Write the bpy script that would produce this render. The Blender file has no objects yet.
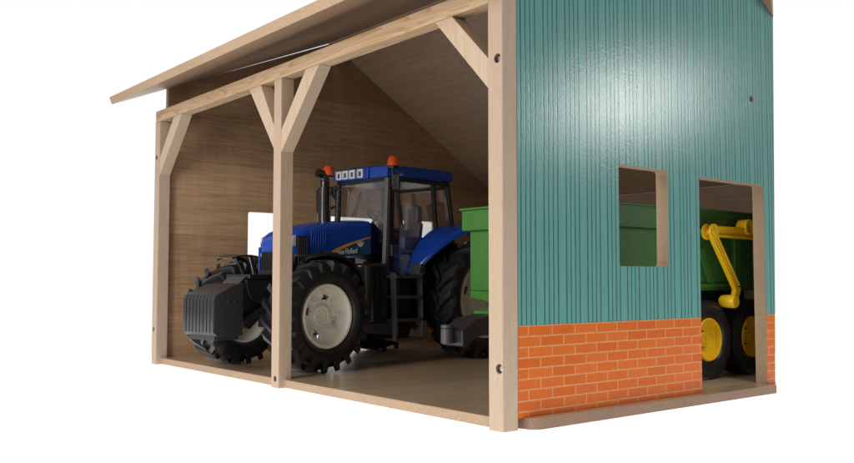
import bpy, bmesh, math, random
from mathutils import Vector, Matrix
random.seed(5)
C = bpy.context.scene.collection
sc = bpy.context.scene
PI = math.pi
# scale: 1 unit = 1 decimetre of the toy set

# ---------------------------------------------------------------- materials
def newmat(name):
    m = bpy.data.materials.new(name); m.use_nodes = True
    nt = m.node_tree; b = nt.nodes['Principled BSDF']
    return m, nt, b

def nd(nt, typ, **kw):
    n = nt.nodes.new(typ)
    for k, v in kw.items():
        if k.startswith('i_'): n.inputs[k[2:]].default_value = v
        else: setattr(n, k, v)
    return n

def ramp(nt, fac, stops):
    r = nt.nodes.new('ShaderNodeValToRGB')
    el = r.color_ramp.elements
    while len(el) < len(stops): el.new(0.5)
    for e, (p, c) in zip(el, stops):
        e.position = p; e.color = (*c, 1) if len(c) == 3 else c
    nt.links.new(fac, r.inputs['Fac'])
    return r.outputs['Color']

def math_(nt, op, a, b=None, c=None, clamp=False):
    n = nt.nodes.new('ShaderNodeMath'); n.operation = op; n.use_clamp = clamp
    for i, v in enumerate((a, b, c)):
        if v is None: continue
        if isinstance(v, (int, float)): n.inputs[i].default_value = v
        else: nt.links.new(v, n.inputs[i])
    return n.outputs[0]

def mixc(nt, fac, a, b, mode='MIX'):
    n = nt.nodes.new('ShaderNodeMix'); n.data_type = 'RGBA'; n.blend_type = mode
    for s, v in ((n.inputs[0], fac), (n.inputs[6], a), (n.inputs[7], b)):
        if isinstance(v, (int, float)): s.default_value = v
        elif isinstance(v, tuple): s.default_value = (*v, 1)
        else: nt.links.new(v, s)
    return n.outputs[2]

def noise(nt, vec, scale, detail=4, rough=.55, dist=0.):
    n = nd(nt, 'ShaderNodeTexNoise', i_Scale=scale, i_Detail=detail, i_Roughness=rough, i_Distortion=dist)
    nt.links.new(vec, n.inputs['Vector']); return n.outputs['Fac']

def mapping(nt, vec, scale=(1, 1, 1), rot=(0, 0, 0), loc=(0, 0, 0)):
    n = nd(nt, 'ShaderNodeMapping'); n.inputs['Scale'].default_value = scale
    n.inputs['Rotation'].default_value = rot; n.inputs['Location'].default_value = loc
    nt.links.new(vec, n.inputs['Vector']); return n.outputs['Vector']

def bump(nt, b, h, strength=.2, dist=.01):
    n = nd(nt, 'ShaderNodeBump', i_Strength=strength, i_Distance=dist)
    nt.links.new(h, n.inputs['Height']); nt.links.new(n.outputs['Normal'], b.inputs['Normal'])

def plastic(name, col, rough=.3, spec=.5, metallic=0., var=.12, bump_s=.012, sss=0.):
    m, nt, b = newmat(name)
    tc = nd(nt, 'ShaderNodeTexCoord').outputs['Object']
    n = noise(nt, tc, 9, 5)
    dark = tuple(x * (1 - var) for x in col); lite = tuple(min(1, x * (1 + var)) for x in col)
    nt.links.new(ramp(nt, n, [(.3, dark), (.7, lite)]), b.inputs['Base Color'])
    n2 = noise(nt, tc, 30, 3)
    r = math_(nt, 'MULTIPLY_ADD', n2, .18, rough - .09)
    nt.links.new(r, b.inputs['Roughness'])
    b.inputs['Metallic'].default_value = metallic
    b.inputs['Specular IOR Level'].default_value = spec
    bump(nt, b, noise(nt, tc, 45, 2), bump_s, .003)
    return m

def laminate(name, grain, c_dark, c_lite, rough=.45, strip_axis=None, strip=.75, seed=0., curl=.15, spec=.4, zjoint=0):
    """brown wood-print laminate; grain = axis index along which the grain runs"""
    m, nt, b = newmat(name)
    tc = nd(nt, 'ShaderNodeTexCoord').outputs['Object']
    s = [15., 15., 15.]; s[grain] = .7
    v = mapping(nt, tc, tuple(s), loc=(seed, seed * 1.7, seed * .6))
    g1 = noise(nt, v, 1.6, 8, .62, .8)
    s2 = [34., 34., 34.]; s2[grain] = 1.6
    g2 = noise(nt, mapping(nt, tc, tuple(s2)), 2.2, 5, .6, .3)
    s3 = [.9, .9, .9]; s3[grain] = 11.
    g3 = noise(nt, mapping(nt, tc, tuple(s3)), 1.3, 3, .5, .6)
    f = math_(nt, 'ADD', math_(nt, 'MULTIPLY', g1, .5), math_(nt, 'MULTIPLY', g2, .5))
    f = math_(nt, 'ADD', f, math_(nt, 'MULTIPLY', math_(nt, 'SUBTRACT', g3, .5), curl))
    if strip_axis is not None:
        sp = nd(nt, 'ShaderNodeSeparateXYZ'); nt.links.new(tc, sp.inputs[0])
        q = math_(nt, 'FLOOR', math_(nt, 'DIVIDE', math_(nt, 'ADD', sp.outputs[strip_axis], seed), strip))
        w = nd(nt, 'ShaderNodeTexWhiteNoise', noise_dimensions='1D'); nt.links.new(q, w.inputs['W'])
        f = math_(nt, 'ADD', f, math_(nt, 'MULTIPLY', math_(nt, 'SUBTRACT', w.outputs['Value'], .5), .16))
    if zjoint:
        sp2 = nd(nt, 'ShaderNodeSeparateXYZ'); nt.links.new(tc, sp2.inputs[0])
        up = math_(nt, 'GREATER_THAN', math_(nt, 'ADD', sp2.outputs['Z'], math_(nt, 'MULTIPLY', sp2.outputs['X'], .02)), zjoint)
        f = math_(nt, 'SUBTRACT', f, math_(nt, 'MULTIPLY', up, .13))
    mid = tuple((a + c) / 2 for a, c in zip(c_dark, c_lite))
    col = ramp(nt, f, [(.28, c_dark), (.5, mid), (.72, c_lite)])
    nt.links.new(col, b.inputs['Base Color'])
    b.inputs['Roughness'].default_value = rough
    b.inputs['Specular IOR Level'].default_value = spec
    bump(nt, b, f, .12, .01)
    return m

def timber(name, grain, c_dark, c_lite, rings=.5, rough=.55, seed=0., scale=1.):
    """pale solid softwood; growth-ring lines along `grain`"""
    m, nt, b = newmat(name)
    tc = nd(nt, 'ShaderNodeTexCoord').outputs['Object']
    s = [7 * scale] * 3; s[grain] = .5 * scale
    v = mapping(nt, tc, tuple(s), loc=(seed, seed * .7, seed * 1.3))
    dis = noise(nt, v, .8, 3, .5, .4)
    w = math_(nt, 'FRACT', math_(nt, 'MULTIPLY', dis, 17.))
    w = math_(nt, 'POWER', w, 2.2)
    s2 = [60.] * 3; s2[grain] = 3.
    fine = noise(nt, mapping(nt, tc, tuple(s2)), 1.2, 4, .6)
    f = math_(nt, 'ADD', math_(nt, 'MULTIPLY', w, rings), math_(nt, 'MULTIPLY', fine, 1 - rings))
    lo = noise(nt, tc, 1.1, 3)
    f = math_(nt, 'ADD', f, math_(nt, 'MULTIPLY', math_(nt, 'SUBTRACT', lo, .5), .35))
    col = ramp(nt, f, [(.12, c_lite), (.85, c_dark)])
    nt.links.new(col, b.inputs['Base Color'])
    b.inputs['Roughness'].default_value = rough
    b.inputs['Specular IOR Level'].default_value = .35
    bump(nt, b, fine, .15, .006)
    return m

def mdf(name, col, rough=.75):
    m, nt, b = newmat(name)
    tc = nd(nt, 'ShaderNodeTexCoord').outputs['Object']
    a = noise(nt, tc, 55, 3, .6); l = noise(nt, tc, 2.5, 3)
    f = math_(nt, 'ADD', math_(nt, 'MULTIPLY', a, .7), math_(nt, 'MULTIPLY', l, .3))
    nt.links.new(ramp(nt, f, [(.3, tuple(x * .82 for x in col)), (.68, tuple(x * 1.14 for x in col))]), b.inputs['Base Color'])
    b.inputs['Roughness'].default_value = rough
    bump(nt, b, a, .3, .01)
    return m

def teal_print():
    m, nt, b = newmat('teal_corrugated_print')
    tc = nd(nt, 'ShaderNodeTexCoord').outputs['Object']
    sp = nd(nt, 'ShaderNodeSeparateXYZ'); nt.links.new(tc, sp.inputs[0])
    x = sp.outputs['X']
    wob = noise(nt, mapping(nt, tc, (3, 1, .6)), 3, 2)
    x2 = math_(nt, 'ADD', x, math_(nt, 'MULTIPLY', math_(nt, 'SUBTRACT', wob, .5), .006))
    t = math_(nt, 'FRACT', math_(nt, 'DIVIDE', math_(nt, 'SUBTRACT', x2, .171 - .02), .2265))
    line = None
    for off, wd in ((.02, .0100), (.067, .0082), (.113, .0085), (.160, .0095)):
        d = math_(nt, 'ABSOLUTE', math_(nt, 'SUBTRACT', t, off / .2265))
        l = math_(nt, 'SUBTRACT', 1, math_(nt, 'DIVIDE', d, wd / .2265), clamp=True)
        line = l if line is None else math_(nt, 'MAXIMUM', line, l)
    # a printed half-tone beside each line
    speck = noise(nt, mapping(nt, tc, (90, 90, 14)), 1.0, 3, .7)
    ln = math_(nt, 'MULTIPLY', math_(nt, 'MULTIPLY', line, 1.6, clamp=True), math_(nt, 'MULTIPLY_ADD', speck, .9, .4), clamp=True)
    base = ramp(nt, noise(nt, mapping(nt, tc, (14, 14, 1.2)), 1.5, 5, .6), [(.3, (.072, .245, .22)), (.7, (.096, .295, .265))])
    col = mixc(nt, ln, base, (.018, .060, .062))
    nt.links.new(col, b.inputs['Base Color'])
    rr = math_(nt, 'MULTIPLY_ADD', noise(nt, tc, 3.5, 3), .06, .17)
    nt.links.new(rr, b.inputs['Roughness'])
    b.inputs['Specular IOR Level'].default_value = .6
    peel = noise(nt, mapping(nt, tc, (1, 1, .75)), 70, 3, .6)
    h = math_(nt, 'SUBTRACT', math_(nt, 'MULTIPLY', peel, .42), math_(nt, 'MULTIPLY', line, .12))
    bump(nt, b, h, .4, .006)
    return m

def brick_print():
    m, nt, b = newmat('orange_brick_print')
    tc = nd(nt, 'ShaderNodeTexCoord').outputs['Object']
    sp = nd(nt, 'ShaderNodeSeparateXYZ'); nt.links.new(tc, sp.inputs[0])
    cx = nt.nodes.new('ShaderNodeCombineXYZ')
    wob = noise(nt, tc, 14, 2)
    k = math_(nt, 'MULTIPLY', math_(nt, 'SUBTRACT', wob, .5), .006)
    nt.links.new(math_(nt, 'ADD', math_(nt, 'SUBTRACT', sp.outputs['X'], .354 - .235 * 4 - .1175), k), cx.inputs[0])
    nt.links.new(math_(nt, 'ADD', math_(nt, 'SUBTRACT', sp.outputs['Z'], .690 - .0715 * 12), k), cx.inputs[1])
    br = nd(nt, 'ShaderNodeTexBrick', i_Scale=1.0)
    br.offset = .5; br.squash = 1
    br.inputs['Color1'].default_value = (0, 0, 0, 1); br.inputs['Color2'].default_value = (1, 1, 1, 1)
    br.inputs['Mortar'].default_value = (.5, .5, .5, 1)
    br.inputs['Mortar Size'].default_value = .0066; br.inputs['Mortar Smooth'].default_value = .45
    br.inputs['Bias'].default_value = 0
    br.inputs['Brick Width'].default_value = .235; br.inputs['Row Height'].default_value = .0715
    nt.links.new(cx.outputs[0], br.inputs['Vector'])
    cell = br.outputs['Color']
    n = noise(nt, mapping(nt, tc, (14, 10, 22)), 1.3, 5, .7)
    f = mixc(nt, .7, cell, n)
    c = ramp(nt, f, [(.25, (.48, .086, .006)), (.5, (.54, .107, .009)), (.8, (.58, .135, .018))])
    mort = ramp(nt, noise(nt, tc, 30, 3), [(.3, (.50, .21, .075)), (.7, (.58, .28, .12))])
    nt.links.new(mixc(nt, br.outputs['Fac'], c, mort), b.inputs['Base Color'])
    b.inputs['Roughness'].default_value = .38
    b.inputs['Specular IOR Level'].default_value = .16
    peel = noise(nt, tc, 34, 3)
    bump(nt, b, peel, .15, .005)
    return m

def glass_mat(name, tint=(.96, .955, .96), gloss=.04):
    m = bpy.data.materials.new(name); m.use_nodes = True; nt = m.node_tree
    nt.nodes.remove(nt.nodes['Principled BSDF'])
    out = nt.nodes['Material Output']
    tr = nd(nt, 'ShaderNodeBsdfTransparent'); tr.inputs[0].default_value = (*tint, 1)
    gl = nd(nt, 'ShaderNodeBsdfGlossy'); gl.inputs['Roughness'].default_value = gloss
    tc = nd(nt, 'ShaderNodeTexCoord').outputs['Object']
    lw = nd(nt, 'ShaderNodeLayerWeight', i_Blend=.5)
    f5 = math_(nt, 'POWER', lw.outputs['Facing'], 4.)
    n = noise(nt, tc, 5, 4, .6)
    k = math_(nt, 'ADD', math_(nt, 'MULTIPLY', f5, .45), math_(nt, 'MULTIPLY', n, .22))
    m2 = nd(nt, 'ShaderNodeMixShader')
    nt.links.new(k, m2.inputs[0]); nt.links.new(tr.outputs[0], m2.inputs[1]); nt.links.new(gl.outputs[0], m2.inputs[2])
    nt.links.new(m2.outputs[0], out.inputs['Surface'])
    return m

M = {}
M['post'] = timber('pale_post_timber', 2, (.385, .275, .19), (.485, .37, .275), rings=.2, seed=2)
M['beam'] = timber('pine_beam_timber', 1, (.42, .25, .12), (.56, .41, .26), rings=.75, seed=3.3, scale=.8)
M['brace'] = timber('pale_brace_timber', 2, (.435, .315, .215), (.535, .415, .305), rings=.35, seed=7)
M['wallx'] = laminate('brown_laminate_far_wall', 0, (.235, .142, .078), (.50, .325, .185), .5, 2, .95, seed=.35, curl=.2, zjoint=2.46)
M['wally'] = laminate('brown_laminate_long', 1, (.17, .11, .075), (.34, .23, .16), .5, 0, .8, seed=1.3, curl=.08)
M['roofu'] = laminate('brown_laminate_roof', 1, (.22, .145, .093), (.44, .30, .20), .38, 0, .9, seed=2.3, curl=.08, spec=.5)
M['floor'] = laminate('brown_laminate_floor', 0, (.30, .21, .13), (.56, .42, .28), .26, 1, .85, seed=4.1, curl=.08, spec=.5)
M['mdf'] = mdf('raw_fibreboard_edge', (.38, .265, .17))
M['mdfd'] = mdf('raw_fibreboard_base', (.235, .145, .095))
M['rooftop'] = plastic('grey_roof_print', (.25, .26, .27), .5)
M['teal'] = teal_print()
M['brick'] = brick_print()
M['blue'] = plastic('glossy_blue_plastic', (.007, .055, .36), .18, .5, var=.06)
M['black'] = plastic('black_plastic', (.012, .012, .013), .32, .5)
M['gloss'] = plastic('glossy_black_plastic', (.010, .010, .011), .2, .7)
M['rubber'] = plastic('black_rubber_tyre', (.012, .012, .013), .40, .5, bump_s=.1)
M['grey'] = plastic('dark_grey_plastic', (.045, .045, .048), .33, .5)
M['midgrey'] = plastic('mid_grey_plastic', (.13, .13, .135), .35, .4)
M['weight'] = plastic('weight_grey_plastic', (.02, .02, .023), .36, .5)
M['beige'] = plastic('beige_rim_plastic', (.82, .78, .68), .4, .4, var=.05)
M['yellow'] = plastic('yellow_plastic', (.86, .52, .012), .3, .5, var=.05)
M['green'] = plastic('green_plastic', (.045, .165, .028), .25, .5, var=.1)
M['orange'] = plastic('orange_beacon_plastic', (.80, .095, .018), .25, .5, var=.05)
M['lamp'] = plastic('silver_lamp_plastic', (.72, .72, .74), .2, .6, metallic=.3)
M['steel'] = plastic('zinc_screw_metal', (.55, .55, .55), .3, .5, metallic=1.)
M['decal'] = plastic('dark_teal_decal', (.012, .07, .16), .25)
M['orangedecal'] = plastic('orange_decal', (.78, .30, .03), .3)
M['white'] = plastic('pale_print', (.62, .66, .68), .35)
M['glass'] = glass_mat('cab_glass')

# ---------------------------------------------------------------- mesh helpers
class MB:
    def __init__(s): s.v = []; s.f = []; s.m = []
    def add(s, vs, fs, mi=0):
        o = len(s.v); s.v += [tuple(v) for v in vs]
        s.f += [tuple(i + o for i in f) for f in fs]; s.m += [mi] * len(fs); return s
    def box(s, x0, x1, y0, y1, z0, z1, mi=0):
        vs = [(x, y, z) for x in (x0, x1) for y in (y0, y1) for z in (z0, z1)]
        return s.add(vs, [(0, 1, 3, 2), (4, 6, 7, 5), (0, 4, 5, 1), (2, 3, 7, 6), (0, 2, 6, 4), (1, 5, 7, 3)], mi)
    def prism(s, poly, a0, a1, axis='y', mi=0):
        """poly of 2D points; axis y: poly=(x,z); axis x: poly=(y,z); axis z: poly=(x,y)"""
        def P(p, a):
            return {'y': (p[0], a, p[1]), 'x': (a, p[0], p[1]), 'z': (p[0], p[1], a)}[axis]
        n = len(poly)
        vs = [P(p, a0) for p in poly] + [P(p, a1) for p in poly]
        fs = [tuple(range(n)), tuple(range(2 * n - 1, n - 1, -1))]
        fs += [(i, (i + 1) % n, (i + 1) % n + n, i + n) for i in range(n)]
        return s.add(vs, fs, mi)
    def tube(s, pts, r, n=14, mi=0, caps=True):
        pts = [Vector(p) for p in pts]; rs = r if isinstance(r, (list, tuple)) else [r] * len(pts)
        rings = []; up = None
        for i, p in enumerate(pts):
            d = (pts[min(i + 1, len(pts) - 1)] - pts[max(i - 1, 0)]).normalized()
            if up is None:
                up = Vector((0, 0, 1)) if abs(d.z) < .9 else Vector((1, 0, 0))
            a = d.cross(up).normalized(); bb = a.cross(d).normalized(); up = bb
            rings.append([p + rs[i] * (a * math.cos(2 * PI * k / n) + bb * math.sin(2 * PI * k / n)) for k in range(n)])
        vs = [v for rg in rings for v in rg]; fs = []
        for i in range(len(pts) - 1):
            for k in range(n):
                fs.append((i * n + k, i * n + (k + 1) % n, (i + 1) * n + (k + 1) % n, (i + 1) * n + k))
        if caps: fs += [tuple(range(n - 1, -1, -1)), tuple((len(pts) - 1) * n + k for k in range(n))]
        return s.add(vs, fs, mi)
    def lathe(s, prof, n=48, axis='y', c=(0, 0, 0), mi=0, closed=False):
        """prof: (a, r) along axis"""
        vs = []; fs = []; m = len(prof)
        for k in range(n):
            t = 2 * PI * k / n; ct, st = math.cos(t), math.sin(t)
            for a, r in prof:
                p = {'y': (r * ct, a, r * st), 'z': (r * ct, r * st, a), 'x': (a, r * ct, r * st)}[axis]
                vs.append((p[0] + c[0], p[1] + c[1], p[2] + c[2]))
        mm = m if closed else m - 1
        for k in range(n):
            k2 = (k + 1) % n
            for j in range(mm):
                j2 = (j + 1) % m
                fs.append((k * m + j, k * m + j2, k2 * m + j2, k2 * m + j))
        if not closed:
            if prof[0][1] > 1e-6: fs.append(tuple(k * m for k in range(n)))
            if prof[-1][1] > 1e-6: fs.append(tuple(k * m + m - 1 for k in range(n - 1, -1, -1)))
        return s.add(vs, fs, mi)
    def loft(s, rings, mi=0):
        n = len(rings[0]); vs = [p for r in rings for p in r]; fs = []
        for i in range(len(rings) - 1):
            for k in range(n):
                fs.append((i * n + k, i * n + (k + 1) % n, (i + 1) * n + (k + 1) % n, (i + 1) * n + k))
        fs += [tuple(range(n - 1, -1, -1)), tuple((len(rings) - 1) * n + k for k in range(n))]
        return s.add(vs, fs, mi)
    def build(s, name, mats, parent=None, bevel=0., seg=2, ang=35, loc=None, label=None):
        me = bpy.data.meshes.new(name); me.from_pydata(s.v, [], s.f)
        mats = mats if isinstance(mats, (list, tuple)) else [mats]
        for mt in mats: me.materials.append(M[mt] if isinstance(mt, str) else mt)
        for p, mi in zip(me.polygons, s.m): p.material_index = mi; p.use_smooth = True
        bm = bmesh.new(); bm.from_mesh(me)
        bmesh.ops.remove_doubles(bm, verts=bm.verts, dist=1e-5)
        bmesh.ops.recalc_face_normals(bm, faces=bm.faces); bm.to_mesh(me); bm.free()
        me.set_sharp_from_angle(angle=math.radians(ang))
        o = bpy.data.objects.new(name, me); C.objects.link(o)
        if parent: o.parent = parent
        if loc: o.location = loc
        if bevel:
            bv = o.modifiers.new('bevel', 'BEVEL'); bv.width = bevel; bv.segments = seg
            bv.limit_method = 'ANGLE'; bv.angle_limit = math.radians(ang); bv.harden_normals = True
        if label: o['label'] = label
        return o

def empty(name, loc, rz=0):
    o = bpy.data.objects.new(name, None); C.objects.link(o)
    o.location = loc; o.rotation_euler = (0, 0, rz); o.empty_display_size = .1
    return o

def tag(o, label, cat): o['label'] = label; o['category'] = cat

def rrect(x0, x1, y0, y1, r, n=5):
    pts = []
    for cx, cy, a0 in ((x1 - r, y1 - r, 0), (x0 + r, y1 - r, 90), (x0 + r, y0 + r, 180), (x1 - r, y0 + r, 270)):
        for k in range(n + 1):
            a = math.radians(a0 + 90 * k / n); pts.append((cx + r * math.cos(a), cy + r * math.sin(a)))
    return pts

def circle(cx, cy, r, n=20): return [(cx + r * math.cos(2 * PI * k / n), cy + r * math.sin(2 * PI * k / n)) for k in range(n)]

def plate(name, outlines, y0, y1, mats, parent, bevel=.004):
    """upright board in the XZ plane with holes: filled 2D curve turned into a mesh. mats = outer(-Y), inner(+Y), edge"""
    cu = bpy.data.curves.new(name + '_outline', 'CURVE'); cu.dimensions = '2D'; cu.fill_mode = 'BOTH'
    cu.extrude = (y1 - y0) / 2
    for pts in outlines:
        sp = cu.splines.new('POLY'); sp.points.add(len(pts) - 1); sp.use_cyclic_u = True
        for q, p in zip(sp.points, pts): q.co = (p[0], p[1], 0, 1)
    tmp = bpy.data.objects.new('outline', cu); C.objects.link(tmp)
    dg = bpy.context.evaluated_depsgraph_get(); dg.update()
    me = bpy.data.meshes.new_from_object(tmp.evaluated_get(dg))
    bpy.data.objects.remove(tmp); bpy.data.curves.remove(cu)
    for v in me.vertices:
        x, y, z = v.co; v.co = (x, (y0 + y1) / 2 - z, y)
    me.materials.clear()
    for mt in mats: me.materials.append(M[mt])
    bm = bmesh.new(); bm.from_mesh(me)
    bmesh.ops.remove_doubles(bm, verts=bm.verts, dist=1e-5)
    bmesh.ops.recalc_face_normals(bm, faces=bm.faces); bm.normal_update()
    for f in bm.faces:
        f.smooth = False
        f.material_index = 0 if f.normal.y < -.9 else 1 if f.normal.y > .9 else 2
    bm.to_mesh(me); bm.free()
    me.name = name
    o = bpy.data.objects.new(name, me); C.objects.link(o); o.parent = parent
    return o

# ================================================================ THE SHED
P_ = .137
shed = empty('toy_shed', (0, 0, 0))
tag(shed, 'wooden toy farm shed with teal corrugated gable over orange brick print, open on one side', 'toy shed')
FZ = .078      # floor top
# cut line of the modelled corner (the photograph stops here)
def cutx(Y): return 3.40 + 1.60 * Y

# floor board: goes under the gable wall and a little beyond it, rounded at the corner
pts = [(.06, P_ + .003), (.06, 6.0), (5.86, 6.0), (5.86, 1.55), (3.42, -.0), (3.28, -.085)]
fl = [(.06, .14), (.06, 5.99), (5.86, 5.99), (5.86, 1.45), (3.40, .0), (3.25, -.09)]
for k in range(7):
    a = math.radians(270 - 90 * k / 6); fl.append((.29 + .10 * math.cos(a), .01 + .10 * math.sin(a)))
fl += [(.15, .10), (.15, .14)]
fb = MB().prism(fl, .004, FZ, 'z', 0)
f_o = fb.build('floor_board', ['mdfd', 'floor', 'mdf'], shed, bevel=.008)
for p in f_o.data.polygons:
    if p.normal.z > .9: p.material_index = 1
    elif p.normal.x < -.9 and p.center.y > .5: p.material_index = 2

# posts with drilled holes and recessed screws
def drilled(poly_mb, name, mat, holes, bevel=.006):
    o = poly_mb.build(name, [mat, 'mdfd'], shed)
    for (Y, z, r, metal) in holes:
        cut = MB().lathe([(-.01, r), (.05, r)], 20, 'x', (0, Y, z)).build('cutter', ['mdfd'])
        md = o.modifiers.new('hole', 'BOOLEAN'); md.object = cut; md.solver = 'EXACT'
        dg = bpy.context.evaluated_depsgraph_get(); dg.update()
        me = bpy.data.meshes.new_from_object(o.evaluated_get(dg))
        o.modifiers.clear(); o.data = me; bpy.data.objects.remove(cut)
    for p in o.data.polygons: p.use_smooth = False
    if bevel:
        bv = o.modifiers.new('bevel', 'BEVEL'); bv.width = bevel; bv.segments = 2; bv.limit_method = 'ANGLE'; bv.angle_limit = math.radians(50)
    for (Y, z, r, metal) in holes:
        if metal:
            s = MB().lathe([(.045, .001), (.022, .001), (.020, r * .35), (.024, r * .72), (.045, r * .72)], 18, 'x', (0, Y + .003, z))
            s.box(.0185, .021, Y - r * .5, Y + r * .5, z - .003, z + .003)
            s.build('screw', 'steel', o)
    return o
drilled(MB().box(0, P_, 0, P_, 0, 3.30), 'post', 'post', [(.048, 2.493, .031, 1), (.040, .413, .031, 1)])
ym = 3.0324
drilled(MB().box(0, P_, ym - P_ / 2, ym + P_ / 2, 0, 2.892), 'post', 'post', [(3.03, .085, .026, 0)])
drilled(MB().box(0, P_, 6 - P_, 6.0, 0, 2.892), 'post', 'post', [(5.955, .413, .024, 0), (5.955, 2.461, .026, 0)])
# beam along the open front
MB().box(.0, P_, P_ + .002, 6.0, 2.8935, 3.022).build('beam', 'beam', shed, bevel=.006)
# braces
for poly in ([(.715, 2.892), (.522, 2.892), (P_ + .002, 2.51), (P_ + .002, 2.30)],
             [(3.615, 2.892), (3.375, 2.892), (3.104, 2.455), (3.104, 2.235)],
             [(2.31, 2.892), (2.535, 2.892), (2.962, 2.40), (2.962, 2.19)],
             [(5.245, 2.892), (5.47, 2.892), (5.861, 2.455), (5.861, 2.24)]):
    MB().prism(poly, .003, P_ - .003, 'x').build('brace', 'brace', shed, bevel=.005)

# roof planes (underside heights)
def zf(X): return 3.266 + .4142 * X
XR = 2.452
ZR = zf(XR)
def zr(X): return ZR - .6155 * (X - XR)
def slab(xa, xb, zfun, y0a, y0b, y1, t, name, mat_under):
    sl = (zfun(xb) - zfun(xa)) / (xb - xa)
    n = Vector((-sl, 0, 1)).normalized() * t
    A = [(xa, y0a), (xb, y0b), (xb, y1), (xa, y1)]
    lo = [Vector((x, y, zfun(x))) for x, y in A]; hi = [p + n for p in lo]
    mb = MB().add(lo + hi, [(3, 2, 1, 0)], 1)
    mb.add(lo + hi, [(4, 5, 6, 7)], 2)
    mb.add(lo + hi, [(0, 1, 5, 4), (1, 2, 6, 5), (2, 3, 7, 6), (3, 0, 4, 7)], 0)
    return mb.build(name, ['mdf', mat_under, 'rooftop'], shed, bevel=.004)
slab(-.525, XR - .02, zf, -.08, -.08, 6.02, .085, 'roof_panel', 'roofu')
slab(XR + .005, 5.95, zr, -.0, 1.52, 6.02, .085, 'roof_panel', 'roofu').data.name = 'roof_panel_rear'
# near gable board ends; printed teal outside
zg = lambda X: 3.425 - .65 * (X - 3.49)
top = [(3.487, zr(3.487) - .01), (XR, ZR - .01), (P_ + .002, zf(P_) - .01)]
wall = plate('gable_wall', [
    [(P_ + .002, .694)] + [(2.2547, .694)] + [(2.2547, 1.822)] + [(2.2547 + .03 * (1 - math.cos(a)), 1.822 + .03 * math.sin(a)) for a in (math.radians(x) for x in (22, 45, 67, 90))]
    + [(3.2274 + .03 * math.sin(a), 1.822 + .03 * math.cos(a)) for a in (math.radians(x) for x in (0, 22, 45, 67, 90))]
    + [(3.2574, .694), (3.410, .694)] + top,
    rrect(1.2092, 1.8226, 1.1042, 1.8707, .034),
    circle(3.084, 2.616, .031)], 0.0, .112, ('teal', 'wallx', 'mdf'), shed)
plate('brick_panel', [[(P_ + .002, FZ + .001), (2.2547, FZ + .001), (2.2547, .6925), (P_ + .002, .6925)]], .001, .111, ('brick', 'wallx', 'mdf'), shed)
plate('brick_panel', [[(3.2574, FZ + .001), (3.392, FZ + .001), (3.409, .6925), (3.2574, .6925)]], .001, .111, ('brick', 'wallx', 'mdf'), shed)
# verge board under the rear roof overhang
vm = MB()
xe = (3.486, 3.32)      # ends on the cut, at the wall and at the outer face
V_ = []
for y, xx in ((-.001, xe[0]), (-.075, xe[1])):
    V_ += [(2.62, y, zg(2.62)), (xx, y, zg(xx)), (xx, y, zr(xx) - .004), (2.62, y, zr(2.62) - .004)]
vm.add(V_, [(0, 1, 2, 3), (7, 6, 5, 4), (0, 4, 5, 1), (1, 5, 6, 2), (2, 6, 7, 3), (3, 7, 4, 0)])
vm.build('verge_board', laminate('verge_wood', 0, (.22, .14, .09), (.38, .26, .17), .5), shed, bevel=.003)
# far gable
far = [(.125, FZ + .001), (2.2547, FZ + .001), (2.2547, 1.8707), (3.2574, 1.8707), (3.2574, FZ + .001), (5.75, FZ + .001), (5.75, zr(5.75) - .004), (XR, ZR - .013), (2.3, zf(2.3) - .013), (1.0, zf(1.0) - .006), (.6, zf(.6) - .002), (.125, zf(.125) - .002)]
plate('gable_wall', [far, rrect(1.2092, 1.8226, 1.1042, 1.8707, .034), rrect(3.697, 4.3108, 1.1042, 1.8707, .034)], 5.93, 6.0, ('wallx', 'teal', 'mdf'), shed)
# rear long wall
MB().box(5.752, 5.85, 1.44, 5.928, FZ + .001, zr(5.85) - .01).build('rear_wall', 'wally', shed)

# added canted panel, edge-on to the camera, blocks light at the cut corner
cw = MB(); A_ = (3.375, .1135); B_ = (5.70, 1.42); q_ = (-.045, .0)
V_ = []
for (x, y) in (A_, B_, (B_[0] - .045, B_[1]), (A_[0] - .03, A_[1])):
    V_ += [(x, y, FZ + .001), (x, y, zr(x) - .012)]
cw.add(V_, [(0, 2, 3, 1), (2, 4, 5, 3), (4, 6, 7, 5), (6, 0, 1, 7), (0, 6, 4, 2), (1, 3, 5, 7)])
cw.build('corner_light_blocker', 'wally', shed)

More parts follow.
